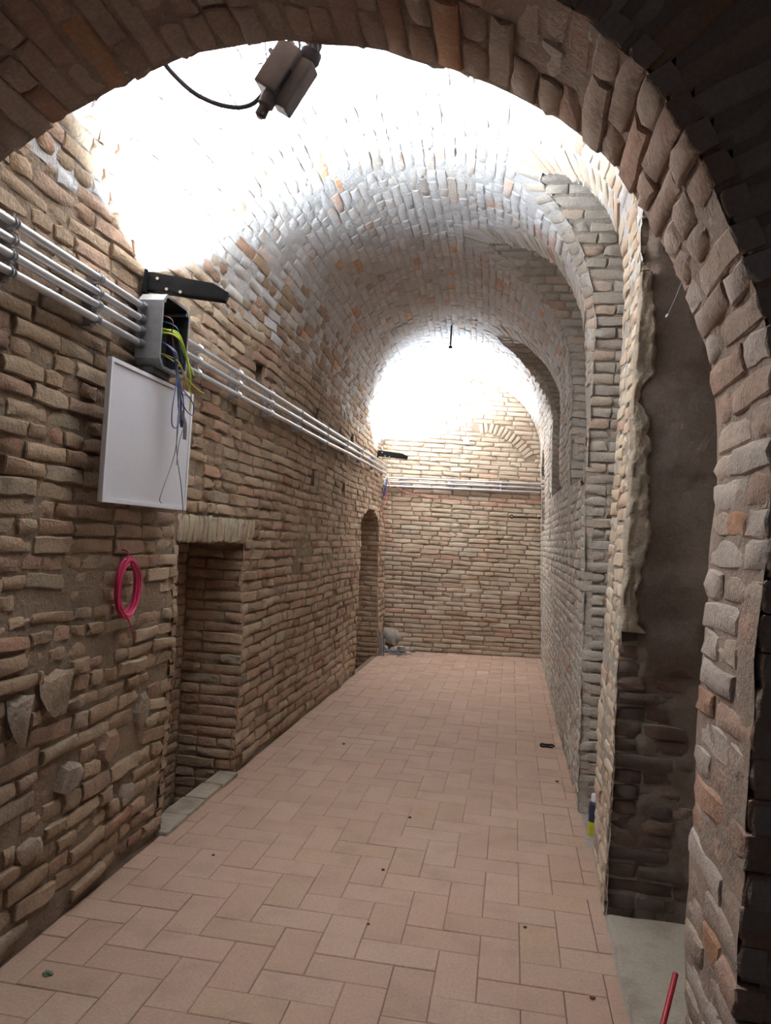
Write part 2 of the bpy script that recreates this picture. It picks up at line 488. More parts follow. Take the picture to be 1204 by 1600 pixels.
BR = dict(wall_left=[], wall_right=[], ceiling=[], wall_back=[], wall_front=[])
rb = random.Random(11)
YS = np.arange(Y0, 11.4, .01)
s = 0.035; row = 0
SPACES = []
while s < ST-.02:
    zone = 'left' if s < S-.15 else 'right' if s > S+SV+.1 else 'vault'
    nm = 'wall_left' if s < S else 'wall_right' if s > S+SV else 'ceiling'
    pitch = .068 if zone != 'vault' else .066
    if zone == 'left' and s < 1.3: pitch = rb.uniform(.066, .084)
    jt = {'left': .011, 'vault': .007, 'right': .009}[zone]
    sc_ = s+pitch/2
    ok = allowed_mask(sc_, YS)
    yend = YB+KB*surf(10.9, sc_)[0].x
    ok &= YS < yend
    for a, b_ in intervals(YS, ok):
        if zone == 'left' and a < 3 and s < 1.3: ps = .4
        else: ps = .62 if zone != 'vault' else .35
        for x0, x1 in fill(a-(rb.random()*.1 if a <= Y0+.001 else 0), b_, rb, row, ps):
            yc = (x0+x1)/2; l = x1-x0-jt*rb.uniform(.6, 1.6)
            if l < .025: continue
            rubble = zone == 'left' and s < 1.35 and yc < 4.0
            if rb.random() < (.035 if rubble else .012 if zone == 'left' else .004): continue
            h = pitch-jt*rb.uniform(.7, 1.4)
            off = {'left': .008, 'vault': .004, 'right': .004}[zone]*rb.uniform(-1, 1)
            if rubble: h *= rb.uniform(.72, 1.02); off += rb.uniform(-.012, .006)
            if zone == 'left' and not rubble and rb.random() < .06: off -= .012
            sag = nz3(yc*.6, sc_, 3, 1.3, .018 if zone == 'left' else .008)
            p, u, v, n = frame(yc, sc_+sag, off)
            ang = rb.gauss(0, .05 if rubble else .012)
            u2 = u*math.cos(ang)+v*math.sin(ang); v2 = v*math.cos(ang)-u*math.sin(ang)
            tilt = rb.gauss(0, .04 if zone == 'left' else .02)
            n2 = (n+v2*tilt).normalized(); v2 = (v2-n2*v2.dot(n2)).normalized()
            z_ = zone
            if zone == 'left' and s > 1.9: pass
            if zone == 'right' and yc < 3.9: z_ = 'back'
            if zone == 'vault' and (s > S+SV-.45) and yc > 4.2: z_ = 'right'
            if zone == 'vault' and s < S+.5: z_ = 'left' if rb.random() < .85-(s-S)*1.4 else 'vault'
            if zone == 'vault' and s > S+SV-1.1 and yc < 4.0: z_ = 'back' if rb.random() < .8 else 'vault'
            BR[nm].append(rec(p, u2, v2, n2, l, h, z_, rb))
    s += pitch; row += 1

# voussoir rings round the high openings (their bricks stand across the outline)
for key in ('bay_mid', 'high_near', 'high_far'):
    o_ = OPEN_R[key]; ys = o_['ys']; seg = np.linalg.norm(np.diff(ys, axis=0), axis=1); T = np.concatenate([[0], np.cumsum(seg)])
    t = .035; rw = o_['ring']
    c0 = ys.mean(0)
    while t < T[-1]:
        y = np.interp(t, T, ys[:, 0]); q = np.interp(t, T, ys[:, 1])
        y1 = np.interp(t+.06, T, ys[:, 0]); q1 = np.interp(t+.06, T, ys[:, 1]); y2 = np.interp(t-.06, T, ys[:, 0]); q2 = np.interp(t-.06, T, ys[:, 1])
        tg = np.array([y1-y2, q1-q2]); tg /= np.linalg.norm(tg)+1e-9
        nr = np.array([-tg[1], tg[0]])
        tst = np.array([[y, q]])+nr*.05
        if inpoly(tst, ys)[0]: nr = -nr
        l = rw*rb.uniform(.93, 1.02)
        cc = np.array([y, q])+nr*(l/2+.004)
        zz = surf(y, q)[0].z
        if zz < 2.2 and key != 'bay_mid': t += .066; continue
        bad = cc[0] < Y0
        for k2, o2 in OPEN_R.items():
            if k2 == key: continue
            if inpoly(cc[None], o2['ys'])[0] or dist_poly(cc[None], o2['ys'])[0] < .1: bad = True
        if not bad:
            p, u, v, n = frame(cc[0], cc[1], rb.uniform(-.004, .005))
            uu = (u*nr[0]+v*nr[1]).normalized(); vv = n.cross(uu)
            if q < S+SV and zz > 2.95:
                nm = 'ceiling'
            else: nm = 'wall_right'
            if abs(nr[1]) < .25 and zz < 2.7:   # in the jambs the courses lie level: stretcher, header by turns
                pass
            zc = 'back' if (key == 'bay_mid' and cc[0] < 4.4) else 'right'
            if key == 'high_far': zc = 'vault'
            BR[nm].append(rec(p, uu, vv, n, l, .058, zc, rb))
        t += .067

# mortar beds of the tunnel (grid with the openings left out)
def MD(q, y):
    if q < S: return -.012-.006*sm((1.5-q)/.6)
    return -.0075 if q > S+.4 else -.010
def grid_mesh(name, s0, s1, mat, cell=.035):
    ya0 = 1.93 if s0 < 1 else Y0
    ny = int((11.4-ya0)/cell); ns = int((s1-s0)/cell)
    yy = np.linspace(ya0, 11.45, ny+1); ss = np.linspace(s0, s1, ns+1)
    V = np.empty((ny+1, ns+1, 3))
    for i, y in enumerate(yy):
        for j, q in enumerate(ss):
            x = math.sin(i*12.9898+j*78.233)*43758.5453; x -= math.floor(x)
            p, n = surf(y, q, 0); k = .004*(x-.5)
            V[i, j] = p+n*(MD(q, y) + k + nz3(p.x, p.y, p.z, 9, .010)+nz3(p.x, p.y, p.z, 3.5, .005))
    cy = (yy[:-1]+yy[1:])/2; cs = (ss[:-1]+ss[1:])/2
    G = np.stack(np.meshgrid(cy, cs, indexing='ij'), -1).reshape(-1, 2)
    keep = np.ones(len(G), bool)
    for grp in (OPEN_R, OPEN_L):
        for o_ in grp.values(): keep &= ~inpoly(G, o_['ys'])
    for (y, hs, w_, h_) in HOLES: keep &= ~((np.abs(G[:, 0]-y) < w_/2) & (np.abs(G[:, 1]-hs) < h_/2))
    keep = keep.reshape(ny, ns)
    I, J = np.nonzero(keep); a = I*(ns+1)+J
    F = np.stack([a, a+1, a+ns+2, a+ns+1], 1)
    return V.reshape(-1, 3), F

def quads(name, V, F, mat, parent=None, smooth=True):
    me = bpy.data.meshes.new(name)
    me.vertices.add(len(V)); me.vertices.foreach_set('co', np.asarray(V, np.float32).ravel())
    F = np.asarray(F); k = F.shape[1]
    me.loops.add(F.size); me.loops.foreach_set('vertex_index', F.astype(np.int32).ravel())
    me.polygons.add(len(F)); me.polygons.foreach_set('loop_start', np.arange(0, F.size, k, dtype=np.int32))
    me.polygons.foreach_set('use_smooth', np.full(len(F), smooth))
    me.update(calc_edges=True); me.validate()
    return obj(name, me, mat, parent)

BVH_SRC = []
def struct(name, V, F, mat, label, kind='structure', cat=None):
    BVH_SRC.append((np.asarray(V), [tuple(q) for q in F]))
    o = quads(name, V, F, mat); tag(o, label, cat, kind=kind); return o

# collect extra mortar surfaces (jambs and soffits) per wall
class VF:
    def __init__(s): s.v = []; s.f = []; s.n = 0
    def add(s, V, F):
        V = np.asarray(V, float).reshape(-1, 3); F = np.asarray(F, int)
        s.v.append(V); s.f.append(F+s.n); s.n += len(V)
    def sheet(s, grid):
        a, b_ = grid.shape[:2]; I, J = np.meshgrid(np.arange(a-1), np.arange(b_-1), indexing='ij'); q = (I*b_+J).ravel()
        s.add(grid.reshape(-1, 3), np.stack([q, q+1, q+b_+1, q+b_], 1))
    def get(s): return np.concatenate(s.v), np.concatenate(s.f)
GEO = {k: VF() for k in ('wall_left', 'wall_right', 'ceiling', 'wall_back', 'wall_front')}
for nm, a, b_ in (('wall_left', -.12, S), ('ceiling', S, S+SV), ('wall_right', S+SV, ST)):
    GEO[nm].add(*grid_mesh(nm, a, b_, None))

PLAST = {}
def opening_sides(key, o_, right):
    """jambs, soffit and rear of an opening; bricks run into the wall"""
    nm = 'wall_right' if right else 'wall_left'
    d = np.array(o_['d']); zb = o_['zb']
    if zb < 0: d = np.vstack([[d[0, 0], zb], d, [d[-1, 0], zb]])
    seg = np.linalg.norm(np.diff(d, axis=0), axis=1); T = np.concatenate([[0], np.cumsum(seg)])
    cen = np.array([d[:, 0].mean(), (d[:, 1].min()+d[:, 1].max())/2])
    sg = 1 if right else -1
    def X0(y, z): return max(.53 if y < 2.2 and right else -9, surf(y, z2s(max(z, 0), right))[0].x)
    # sheet of mortar
    nx = 10; grid = []
    poly_area = 0
    for y, z in d:
        x0 = X0(y, z)+.006*sg
        k = 0
        row_ = []
        for i in range(nx+1):
            x = x0+(o_['xb']-x0)*i/nx
            row_.append((x, y, z))
        grid.append(row_)
    grid = np.array(grid)
    # outward push of the mortar (away from the opening) and roughness
    for i in range(len(d)):
        a = d[max(i-1, 0)]; b_ = d[min(i+1, len(d)-1)]; tg = b_-a; tg = tg/(np.linalg.norm(tg)+1e-9); nr = np.array([-tg[1], tg[0]])
        for j in range(nx+1):
            k = .014+nz3(*grid[i, j], 8, .01)
            grid[i, j, 1] += nr[0]*k; grid[i, j, 2] += nr[1]*k
    if key == 'bay_near':
        PLAST['jamb'] = (d, X0, o_)
        i0 = [i for i in range(len(d)) if d[i, 1] > 2.2 and d[i, 0] > 3.6]
        GEO[nm].sheet(grid)
    else: GEO[nm].sheet(grid)
    # rear and base
    xb = o_['xb']
    ring = [(xb, y+.04*np.sign(y-cen[0]), z+(.04 if z > cen[1] else 0)) for y, z in d]; c = (xb, cen[0], cen[1])
    n = len(ring); V = ring+[(xb, c[1]+.004*math.cos(6.283*i/n), c[2]+.004*math.sin(6.283*i/n)) for i in range(n)]
    GEO[nm].add(V, [(i, (i+1) % n, n+(i+1) % n, n+i) for i in range(n)])
    bx0 = X0(cen[0], max(zb, 0)); ya, yb = d[0, 0], d[-1, 0]
    zlo = zb if zb != 0 else 0.0
    GEO[nm].add([(bx0, ya-.04, zlo), (xb, ya-.04, zlo), (xb, yb+.04, zlo), (bx0, yb+.04, zlo)], [(0, 1, 2, 3)])
    if key != 'bay_near':
        z = zb+.0; rr0 = 0; ya_, yb_ = d[:, 0].min(), d[:, 0].max(); YY = np.arange(ya_, yb_, .01)
        while z < d[:, 1].max():
            ok = inpoly(np.stack([YY, np.full_like(YY, z+.034)], 1), d)
            for a, b_ in intervals(YY, ok):
                for y0_, y1_ in fill(a, b_, rb, rr0, .6):
                    if y1_-y0_ < .04: continue
                    BR[nm].append(rec((xb-sg*rb.uniform(.008, .016), (y0_+y1_)/2, z+.034), (0, -sg, 0) if False else (0, 1, 0), (0, 0, 1), (-sg, 0, 0), y1_-y0_-.01, .057, 'right' if right else 'left', rb))
            z += .068; rr0 += 1
    # bricks
    t = .04; r_ = 0
    zone = 'right' if right else 'left'
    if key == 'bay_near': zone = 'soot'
    while t < T[-1]-.02:
        y = np.interp(t, T, d[:, 0]); z = np.interp(t, T, d[:, 1])
        a = np.array([np.interp(t-.035, T, d[:, 0]), np.interp(t-.035, T, d[:, 1])]); b_ = np.array([np.interp(t+.035, T, d[:, 0]), np.interp(t+.035, T, d[:, 1])])
        tg = b_-a; ln = np.linalg.norm(tg)
        if ln < .03: t += .03; continue
        tg /= ln; nr = np.array([tg[1], -tg[0]])   # into the opening
        # make sure it points in
        tst = np.array([[y, z]])+nr*.04
        if not inpoly(tst, np.array(o_['d'] if zb >= 0 else d))[0]: nr = -nr
        if abs(tg[0]) > .999 and z > 1.4 and key == 'door_low': pass
        x0 = X0(y, z)+.001*sg; x1 = o_['xb']
        lo, hi = (x0, x1) if sg > 0 else (x1, x0)
        if key == 'bay_near' and (y < 2.3 or (y > 3.2 and z > 1.25)):   # this jamb is plastered above
            t += .068; continue
        for xa, xc in fill(lo, hi, rb, r_, .7):
            l = xc-xa-.009
            if l < .03: continue
            n = Vector((0, nr[0], nr[1])); u = Vector((1, 0, 0)); v = u.cross(n)
            off = rb.uniform(-.007, .005)
            p = Vector(((xa+xc)/2, y, z))+n*off
            ang = rb.gauss(0, .012)
            u2 = u*math.cos(ang)+v*math.sin(ang); v2 = v*math.cos(ang)-u*math.sin(ang)
            BR[nm].append(rec(p, u2, v2, n, l, .058*rb.uniform(.9, 1.03), zone, rb))
        t += .068; r_ += 1
for k, o_ in OPEN_R.items(): opening_sides(k, o_, True)
for k, o_ in OPEN_L.items(): opening_sides(k, o_, False)

# pockets behind the putlog holes
for (y, q, w_, h_) in HOLES:
    p, u, v, n = frame(y, q, 0)
    nm = 'wall_left' if q < S else 'ceiling' if q < S+SV else 'wall_right'
    w2, h2 = w_*.62, h_*.62
    cs = []
    for dn in (-.008, -.2):
        for a, b_ in ((-w2, -h2), (w2, -h2), (w2, h2), (-w2, h2)): cs.append(p+u*a+v*b_+n*dn)
    GEO[nm].add([c[:] for c in cs], [(0, 1, 5, 4), (1, 2, 6, 5), (2, 3, 7, 6), (3, 0, 4, 7), (4, 5, 6, 7)])

# flat soldier lintel over the low opening, and rubble stones
y = LINTEL[0]+.03
while y < LINTEL[1]:
    l = .145*rb.uniform(.95, 1.02); p, u, v, n = frame(y+.02, (LINTEL[2]+LINTEL[3])/2+.003, .006+rb.uniform(-.004, .004))
    BR['wall_left'].append(rec(p, v, -u, n, l, .054, 'left', rb, col=tuple(c*rb.uniform(.95, 1.08) for c in (.52, .42, .30)))); y += .059
for (y, z, a_, b_) in STN:
    p, u, v, n = frame(y, z, -.016)
    r_ = rec(p, u, v, n, a_*1.08, b_*1.1, 'left', rb, fam='r', col=R.choice([(.44, .36, .29), (.40, .31, .23), (.47, .36, .26), (.42, .28, .20)]))
    r_[2] = np.array([a_*1.1, .11, b_*1.12]); BR['wall_left'].append(r_)

# ------------------------------------------------------------------ rear wall
def vault_z(x, y):
    l, r = XL(y, S), XR(y, S); a = (r-l)/2; c = (l+r)/2; t = 1-((x-c)/a)**2
    return S+BH*math.sqrt(t) if t > 0 else S
BN = Vector((KB, -1, 0)).normalized(); BU = Vector((1, KB, 0)).normalized()
def back(x, z, off=0.0):
    return Vector((x, YB+KB*x, z))+BN*(off+nz3(x, 7, z, 1.4, .02))
RELIEF = [(-.56, 3.22), (-.42, 3.245), (-.28, 3.21), (-.14, 3.15), (0.0, 3.06), (.10, 2.96), (.18, 2.86)]
RP = np.array(densify(RELIEF, .03))
z = .0; row = 0
XS = np.arange(-2.0, .6, .01)
while z < 4.0:
    pitch = .066; zc = z+pitch/2
    P = np.stack([XS, np.full_like(XS, zc)], 1)
    ok = (dist_poly(P, RP) > .085)
    for i, x in enumerate(XS):
        y = YB+KB*x
        lo, hi = XL(y, zc), XR(y, zc)
        if x < lo-.03 or x > hi+.03: ok[i] = False
        if zc > S and zc > vault_z(x, y)+.03: ok[i] = False
    for a, b_ in intervals(XS, ok):
        for x0, x1 in fill(a, b_, rb, row, .75, .28, .14):
            l = x1-x0-.008*rb.uniform(.6, 1.7)
            if l < .03: continue
            xc = (x0+x1)/2
            sag = nz3(xc*.7, zc*2, 9, 1, .012)
            p = back(xc, zc+sag, rb.uniform(-.006, .006)); ang = rb.gauss(0, .01)
            v = Vector((0, 0, 1)); u2 = BU*math.cos(ang)+v*math.sin(ang); v2 = v*math.cos(ang)-BU*math.sin(ang)
            BR['wall_back'].append(rec(p, u2, v2, BN, l, pitch-.010*rb.uniform(.6, 1.5), 'back', rb))
    z += pitch; row += 1
for i in range(1, len(RP)-1, 2):
    x, z = RP[i]; tg = RP[i+1]-RP[i-1]; tg /= np.linalg.norm(tg)
    u = BU*float(-tg[1])+Vector((0, 0, float(tg[0]))); v = BN.cross(u)
    p = back(x, z, .004)
    BR['wall_back'].append(rec(p, u, v, BN, .145, .047, 'back', rb, col=(.55, .45, .34)))
nx, nz_ = 60, 92
g = np.array([[tuple(back(-2.1+2.8*i/nx, -.1+4.3*j/nz_, -.014+nz3(i*.3, 1, j*.3, 1, .004))) for j in range(nz_+1)] for i in range(nx+1)])
GEO['wall_back'].sheet(g)

# ------------------------------------------------------------------ front arch (nearest the camera)
YF0, YF1 = 1.62, 2.07
ARCH = [(.50, -.02), (.47, .4), (.455, .75), (.462, 1.2), (.470, 1.55), (.476, 1.75), (.474, 1.95), (.447, 2.09), (.362, 2.30), (.276, 2.462), (.208, 2.572), (.055, 2.70), (-.064, 2.773), (-.236, 2.84),
        (-.413, 2.90), (-.69, 2.95), (-.964, 2.916), (-1.153, 2.84), (-1.345, 2.743), (-1.54, 2.615), (-1.62, 2.42), (-1.655, 2.15), (-1.66, 1.6), (-1.66, 0)]
ARCH = [(x*1.03, HC+(z-HC)*1.03 if z > .1 else z) for x, z in ARCH]
AD = np.array(densify(ARCH, .05)); seg = np.linalg.norm(np.diff(AD, axis=0), axis=1); AT = np.concatenate([[0], np.cumsum(seg)])
def arch_at(t):
    x = np.interp(t, AT, AD[:, 0]); z = np.interp(t, AT, AD[:, 1])
    a = np.array([np.interp(t-.07, AT, AD[:, 0]), np.interp(t-.07, AT, AD[:, 1])]); b_ = np.array([np.interp(t+.07, AT, AD[:, 0]), np.interp(t+.07, AT, AD[:, 1])])
    tg = b_-a; tg /= np.linalg.norm(tg)+1e-9
    return x, z, tg, np.array([-tg[1], tg[0]])     # normal into the opening
rf = random.Random(23)
t = .03; row = 0
while t < AT[-1]-.02:
    x, z, tg, nr = arch_at(t)
    pitch = .071*rf.uniform(.94, 1.08)
    n = Vector((nr[0], 0, nr[1])); u = Vector((0, 1, 0)); v = u.cross(n)
    lens = [.28, .155] if row % 2 else [.15, .285]
    if rf.random() < .2: lens = [.14, .14, .15]
    yy = YF0+rf.uniform(-.008, .004)
    for l in lens:
        l2 = l*rf.uniform(.94, 1.03)
        c = yy+l2/2; yy += l2+.004
        if rf.random() < .01: continue
        ang = rf.gauss(0, .02)
        u2 = u*math.cos(ang)+v*math.sin(ang); v2 = v*math.cos(ang)-u*math.sin(ang)
        tl = rf.gauss(0, .03); n2 = (n+v2*tl).normalized(); v2 = (v2-n2*v2.dot(n2)).normalized()
        p = Vector((x, c, z))+n*(rf.uniform(-.004, .004)+nz3(x, c, z, 2, .010))
        sh = {}
        BR['wall_front'].append(rec(p, u2, v2, n2, l2-.006, pitch-.008*rf.uniform(.6, 1.5), 'front', rf))
    t += pitch; row += 1
# near face: ring of voussoirs, then level courses
for fy, sgn in ((YF0, -1), (YF1, 1)):
    t = .03
    while t < AT[-1]-.02:
        x, z, tg, nr = arch_at(t)
        if fy == YF1 and z < 1.9: t += .072; continue
        l = .28; n = Vector((0, sgn, 0)); u = Vector((-nr[0], 0, -nr[1])); v = n.cross(u)
        p = Vector((x, fy, z))+u*(l/2+.012)+n*rf.uniform(-.01, .004)
        BR['wall_front'].append(rec(p, u, v, n, l*rf.uniform(.95, 1.02), .060, 'front', rf)); t += .072
z = 0; row = 0
XF = np.arange(-2.6, 1.5, .01)
while z < 3.9:
    zc = z+.035; P = np.stack([XF, np.full_like(XF, zc)], 1)
    ok = (~inpoly(P, AD)) & (dist_poly(P, AD) > .31)
    for a, b_ in intervals(XF, ok):
        for x0, x1 in fill(a, b_, rf, row, .7):
            if x1-x0 < .04: continue
            p = Vector(((x0+x1)/2, YF0+rf.uniform(-.004, .010), zc))
            BR['wall_front'].append(rec(p, (1, 0, 0), (0, 0, 1), (0, -1, 0), x1-x0-.011, .057, 'front', rf))
    z += .07; row += 1
# mortar core of the arch wall
grid = []
for i, (x, z) in enumerate(AD):
    _, _, tg, nr = arch_at(AT[i])
    grid.append([(x-nr[0]*(.0085+nz3(x, y, z, 9, .009)), y, z-nr[1]*(.0085+nz3(x, y, z, 9, .009))) for y in np.linspace(YF0+.012, YF1-.012, 14)])
GEO['wall_front'].sheet(np.array(grid))
for fy in (YF0+.012, YF1-.005):
    cell = .04; xs = np.arange(-2.6, 1.9, cell); zs = np.arange(-.05, 4.1, cell)
    G = np.stack(np.meshgrid(xs+cell/2, zs+cell/2, indexing='ij'), -1).reshape(-1, 2)
    keep = ((~inpoly(G, AD)) & (dist_poly(G, AD) > .06)).reshape(len(xs), len(zs))
    V = np.array([[(x, fy, z) for z in list(zs)+[zs[-1]+cell]] for x in list(xs)+[xs[-1]+cell]])
    I, J = np.nonzero(keep); a = I*(len(zs)+1)+J; F = np.stack([a, a+len(zs)+1, a+len(zs)+2, a+1], 1)
    GEO['wall_front'].add(V, F)

# ------------------------------------------------------------------ build the setting
LAB = dict(wall_left='long rough brick wall carrying steel conduits, with two recessed openings',
           wall_right='grey limewashed brick wall pierced by tall arched bays',
           ceiling='round brick barrel vault, washed white where the lamps shine up',
           wall_back='end wall of tan brick courses closing the corridor',
           wall_front='dark brick arch that frames the whole view, worn soffit bricks')
ROOT = {}
for k, zone in (('wall_left', 'left'), ('wall_right', 'right'), ('ceiling', 'vault'), ('wall_back', 'back'), ('wall_front', 'front')):
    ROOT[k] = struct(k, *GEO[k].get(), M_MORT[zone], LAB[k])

# floor: tiles laid in a straight herringbone
FV, FF = VF(), None
FV.add([(-1.76, 1.2, -.003), (.56, 1.2, -.003), (.56, 11.4, -.003), (-1.76, 11.4, -.003), (-1.76, 1.2, -.16), (.56, 1.2, -.16), (.56, 11.4, -.16), (-1.76, 11.4, -.16)],
       [(0, 1, 2, 3), (4, 7, 6, 5), (0, 4, 5, 1), (1, 5, 6, 2), (2, 6, 7, 3), (3, 7, 4, 0)])
ROOT['floor'] = struct('floor', *FV.get(), M_MORT['floor'], 'floor of pink terracotta tiles laid in a straight herringbone')
rt2 = random.Random(5)
TL = .155
FAM['t'] = [tile_template(TL*2-.004, TL-.004, rt2) for _ in range(6)]
TILES = []
def clip_x(x0, x1, y):
    return max(x0, -1.685-.005), min(x1, .485)
for i in range(-14, 8):
    for j in range(-2, 82):
        k = (i-j) % 4
        if k == 0: x0, x1, y0, y1 = i*TL, (i+2)*TL, j*TL, (j+1)*TL
        elif k == 3: x0, x1, y0, y1 = i*TL, (i+1)*TL, j*TL, (j+2)*TL
        else: continue
        y0 += .9; y1 += .9; x0 -= .04; x1 -= .04
        if y0 < 1.7: continue
        ymax = YB+KB*(x0+x1)/2+.01
        if y0 > ymax-.02: continue
        y1 = min(y1, ymax)
        x0, x1 = max(x0, -1.70), min(x1, .484 if y0 < 3.5 else .50)
        if x1-x0 < .006: continue
        lx, ly = x1-x0, y1-y0
        c = (np.array([(x0+x1)/2, (y0+y1)/2, rt2.uniform(-.0012, .0012)]))
        if k == 0: ax = np.eye(3); scl = np.array([(lx-.003)/(2*TL-.004), (ly-.003)/(TL-.004), 1])
        else: ax = np.array([[0, 1, 0], [-1, 0, 0], [0, 0, 1]], float).T; scl = np.array([(ly-.003)/(2*TL-.004), (lx-.003)/(TL-.004), 1])
        ax = ax @ np.array(Matrix.Rotation(rt2.gauss(0, .002), 3, 'Y'))
        TILES.append([c, ax, scl, 't', rt2.randrange(6), pick_col('tile', rt2), 'tile', lx*ly])
BR['floor'] = TILES

# choose the pieces that show largest; the rest go into one mesh per wall
allv = []; allf = []; n = 0
for V, F in BVH_SRC:
    allv += V.tolist(); allf += [tuple(dict.fromkeys(i+n for i in q)) for q in F]; n += len(V)
tree = BVHTree.FromPolygons(allv, allf)
def emit(nm, recs, piece, rest, limit=300):
    root = ROOT[nm]
    for r in recs:
        p = r[0]; nrm = r[1][:, 1] if r[3] != 't' else np.array([0, 0, 1.])
        px, py, d = project(p)
        to = EYE-p; dist = np.linalg.norm(to); cosv = float(nrm@to)/dist
        sc0 = 0.0
        if d > .1 and -10 < px < 1214 and -10 < py < 1610 and cosv > 0:
            dirn = Vector(((p-EYE)/dist).tolist())
            h = tree.ray_cast(Vector(EYE.tolist()), dirn, dist*1.5)
            if h[0] is None or h[3] > dist-.05: sc0 = cosv*r[7]/dist**2
        r.append(sc0)
    recs.sort(key=lambda r: -r[8])
    nm_obj = sum(1 for r in recs[:limit] if r[8] > 0)
    for r in recs[:nm_obj]:
        me = template_mesh(r[3], r[4], r[6], piece if r[3] != 'r' else 'stone')
        o = bpy.data.objects.new(piece if r[3] != 'r' else 'stone', me); C.objects.link(o); o.parent = root
        M = np.eye(4); M[:3, :3] = r[1]*r[2][None, :]; M[:3, 3] = r[0]
        o.matrix_world = Matrix(M.tolist()); o.color = (*r[5], 1)
    byz = {}
    vs, fs, cs, ms = [], [], [], []; n = 0
    zones = sorted({r[6] for r in recs[nm_obj:]})
    for r in recs[nm_obj:]:
        v, f = FAM[r[3]][r[4]]
        V = (v*r[2][None, :]) @ r[1].T + r[0]
        vs.append(V); fs += [tuple(i+n for i in q) for q in f]; n += len(V)
        cs.append(np.tile(np.array([*r[5], 1.0], np.float32), (len(V), 1))); ms += [zones.index(r[6])]*len(f)
    if vs:
        me = bpy.data.meshes.new(rest); me.from_pydata(np.concatenate(vs).tolist(), [], fs); me.update()
        ca = me.color_attributes.new('Col', 'FLOAT_COLOR', 'POINT'); ca.data.foreach_set('color', np.concatenate(cs).ravel())
        for z_ in zones: me.materials.append(MATS[z_][1])
        me.polygons.foreach_set('material_index', ms)
        me.polygons.foreach_set('use_smooth', [recs[0][3] != 't']*len(fs))
        me.set_sharp_from_angle(angle=math.radians(38))
        o = obj(rest, me, None, root); tag(o, kind='stuff')
    print(nm, len(recs), 'objects', nm_obj)
for nm in ('wall_left', 'wall_right', 'ceiling', 'wall_back', 'wall_front'): emit(nm, BR[nm], 'brick', 'brickwork')
emit('floor', BR['floor'], 'tile', 'tiling')

# plaster skin on the far jamb of the near bay
def plaster_jamb():
    nzs, nxs = 90, 34; g = []
    for i in range(nzs+1):
        z = 3.1*i/nzs; row_ = []
        dd = OPEN_R['bay_near']['d']; yj = 3.5
        far = [(q[1], q[0]) for q in dd if q[0] > 3.25]
        far.sort(); yj = np.interp(z, [a for a, _ in far], [b_ for _, b_ in far])
        for j in range(nxs+1):
            edge = .50+.05*noise.noise(Vector((z*4, 1, 0)))+.03*noise.noise(Vector((z*13, 2, 0)))+(.0 if z > 1.3 else .06)
            x = edge+(1.7-edge)*(j/nxs)**1.3
            th = .026*sm(j/3.0) + .014*noise.noise(Vector((x*5, z*5, 0)))+.006*noise.noise(Vector((x*22, z*22, 0)))
            if z < 1.2: th -= (.03+.02*noise.noise(Vector((x*6, z*9, 4))))*sm((1.2-z)/.2)*sm((.95-x)/.25)
            row_.append((x, yj+.006-th, z))
        g.append(row_)
    vf = VF(); vf.sheet(np.array(g))
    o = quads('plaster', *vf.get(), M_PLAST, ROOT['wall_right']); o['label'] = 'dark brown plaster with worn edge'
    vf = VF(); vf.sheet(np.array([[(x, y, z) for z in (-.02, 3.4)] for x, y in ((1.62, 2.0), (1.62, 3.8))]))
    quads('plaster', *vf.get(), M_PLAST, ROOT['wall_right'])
    # paler first coat left along the arris
    g = []; n_ = 90
    ff = sorted((q[1], q[0]) for q in OPEN_R['bay_near']['d'] if q[0] > 3.25)
    for i in range(n_+1):
        z = 1.25+1.55*i/n_; yj = np.interp(z, [a for a, _ in ff], [b_ for _, b_ in ff])
        wd = max(.02, .095-.07*math.exp(-((z-2.27)/.07)**2)-.05*sm((z-2.45)/.3)+.075*noise.noise(Vector((z*3.2, 0, 0)))+.04*noise.noise(Vector((z*11, 3, 0)))+.02*noise.noise(Vector((z*30, 3, 0))))
        g.append([(.480+.008*noise.noise(Vector((z*9, 5, 0)))*(1-j/8)+wd*j/8, yj-.012-(.020 if 0 < j < 8 else -.01)+.010*noise.noise(Vector((j*.6, z*12, 0)))+.005*noise.noise(Vector((j*1.7, z*40, 0))), z) for j in range(9)])
    vf = VF(); vf.sheet(np.array(g)); o = quads('plaster', *vf.get(), M_PALE, ROOT['wall_right']); o['label'] = 'pale ragged strip of first coat plaster'
plaster_jamb()

# concrete ledge in the near bay, with a rough kerb
g = []
for i in range(41):
    y = 2.0+1.52*i/40
    e = .487+.012*noise.noise(Vector((y*5, 0, 0)))
    xs = [e, e+.004, e+.02]+[e+.02+(1.69-e-.02)*k/14 for k in range(1, 15)]
    g.append([(x, y, (-.02 if k == 0 else .018 if k == 1 else .022+.010*noise.noise(Vector((x*6, y*6, 0)))+.004*noise.noise(Vector((x*20, y*20, 0))))) for k, x in enumerate(xs)])
vf = VF(); vf.sheet(np.array(g)); led = quads('trim_1', *vf.get(), M_CONC); tag(led, 'worn grey concrete ledge on the floor of the nearest bay', kind='structure')
# kerb strip across the low opening in the left wall
kb = MB()
n = 12
for i in range(4):
    y0 = 3.77+i*.262; kb.box((-1.80+R.uniform(-.01, .01), y0, -.1), (-1.665+R.uniform(-.006, .006), y0+.257, .022+R.uniform(-.003, .006)), bev=.006)
o = kb.build('trim_2', M_PALE); tag(o, 'low stone kerb along the foot of the nearer wall opening', kind='structure')

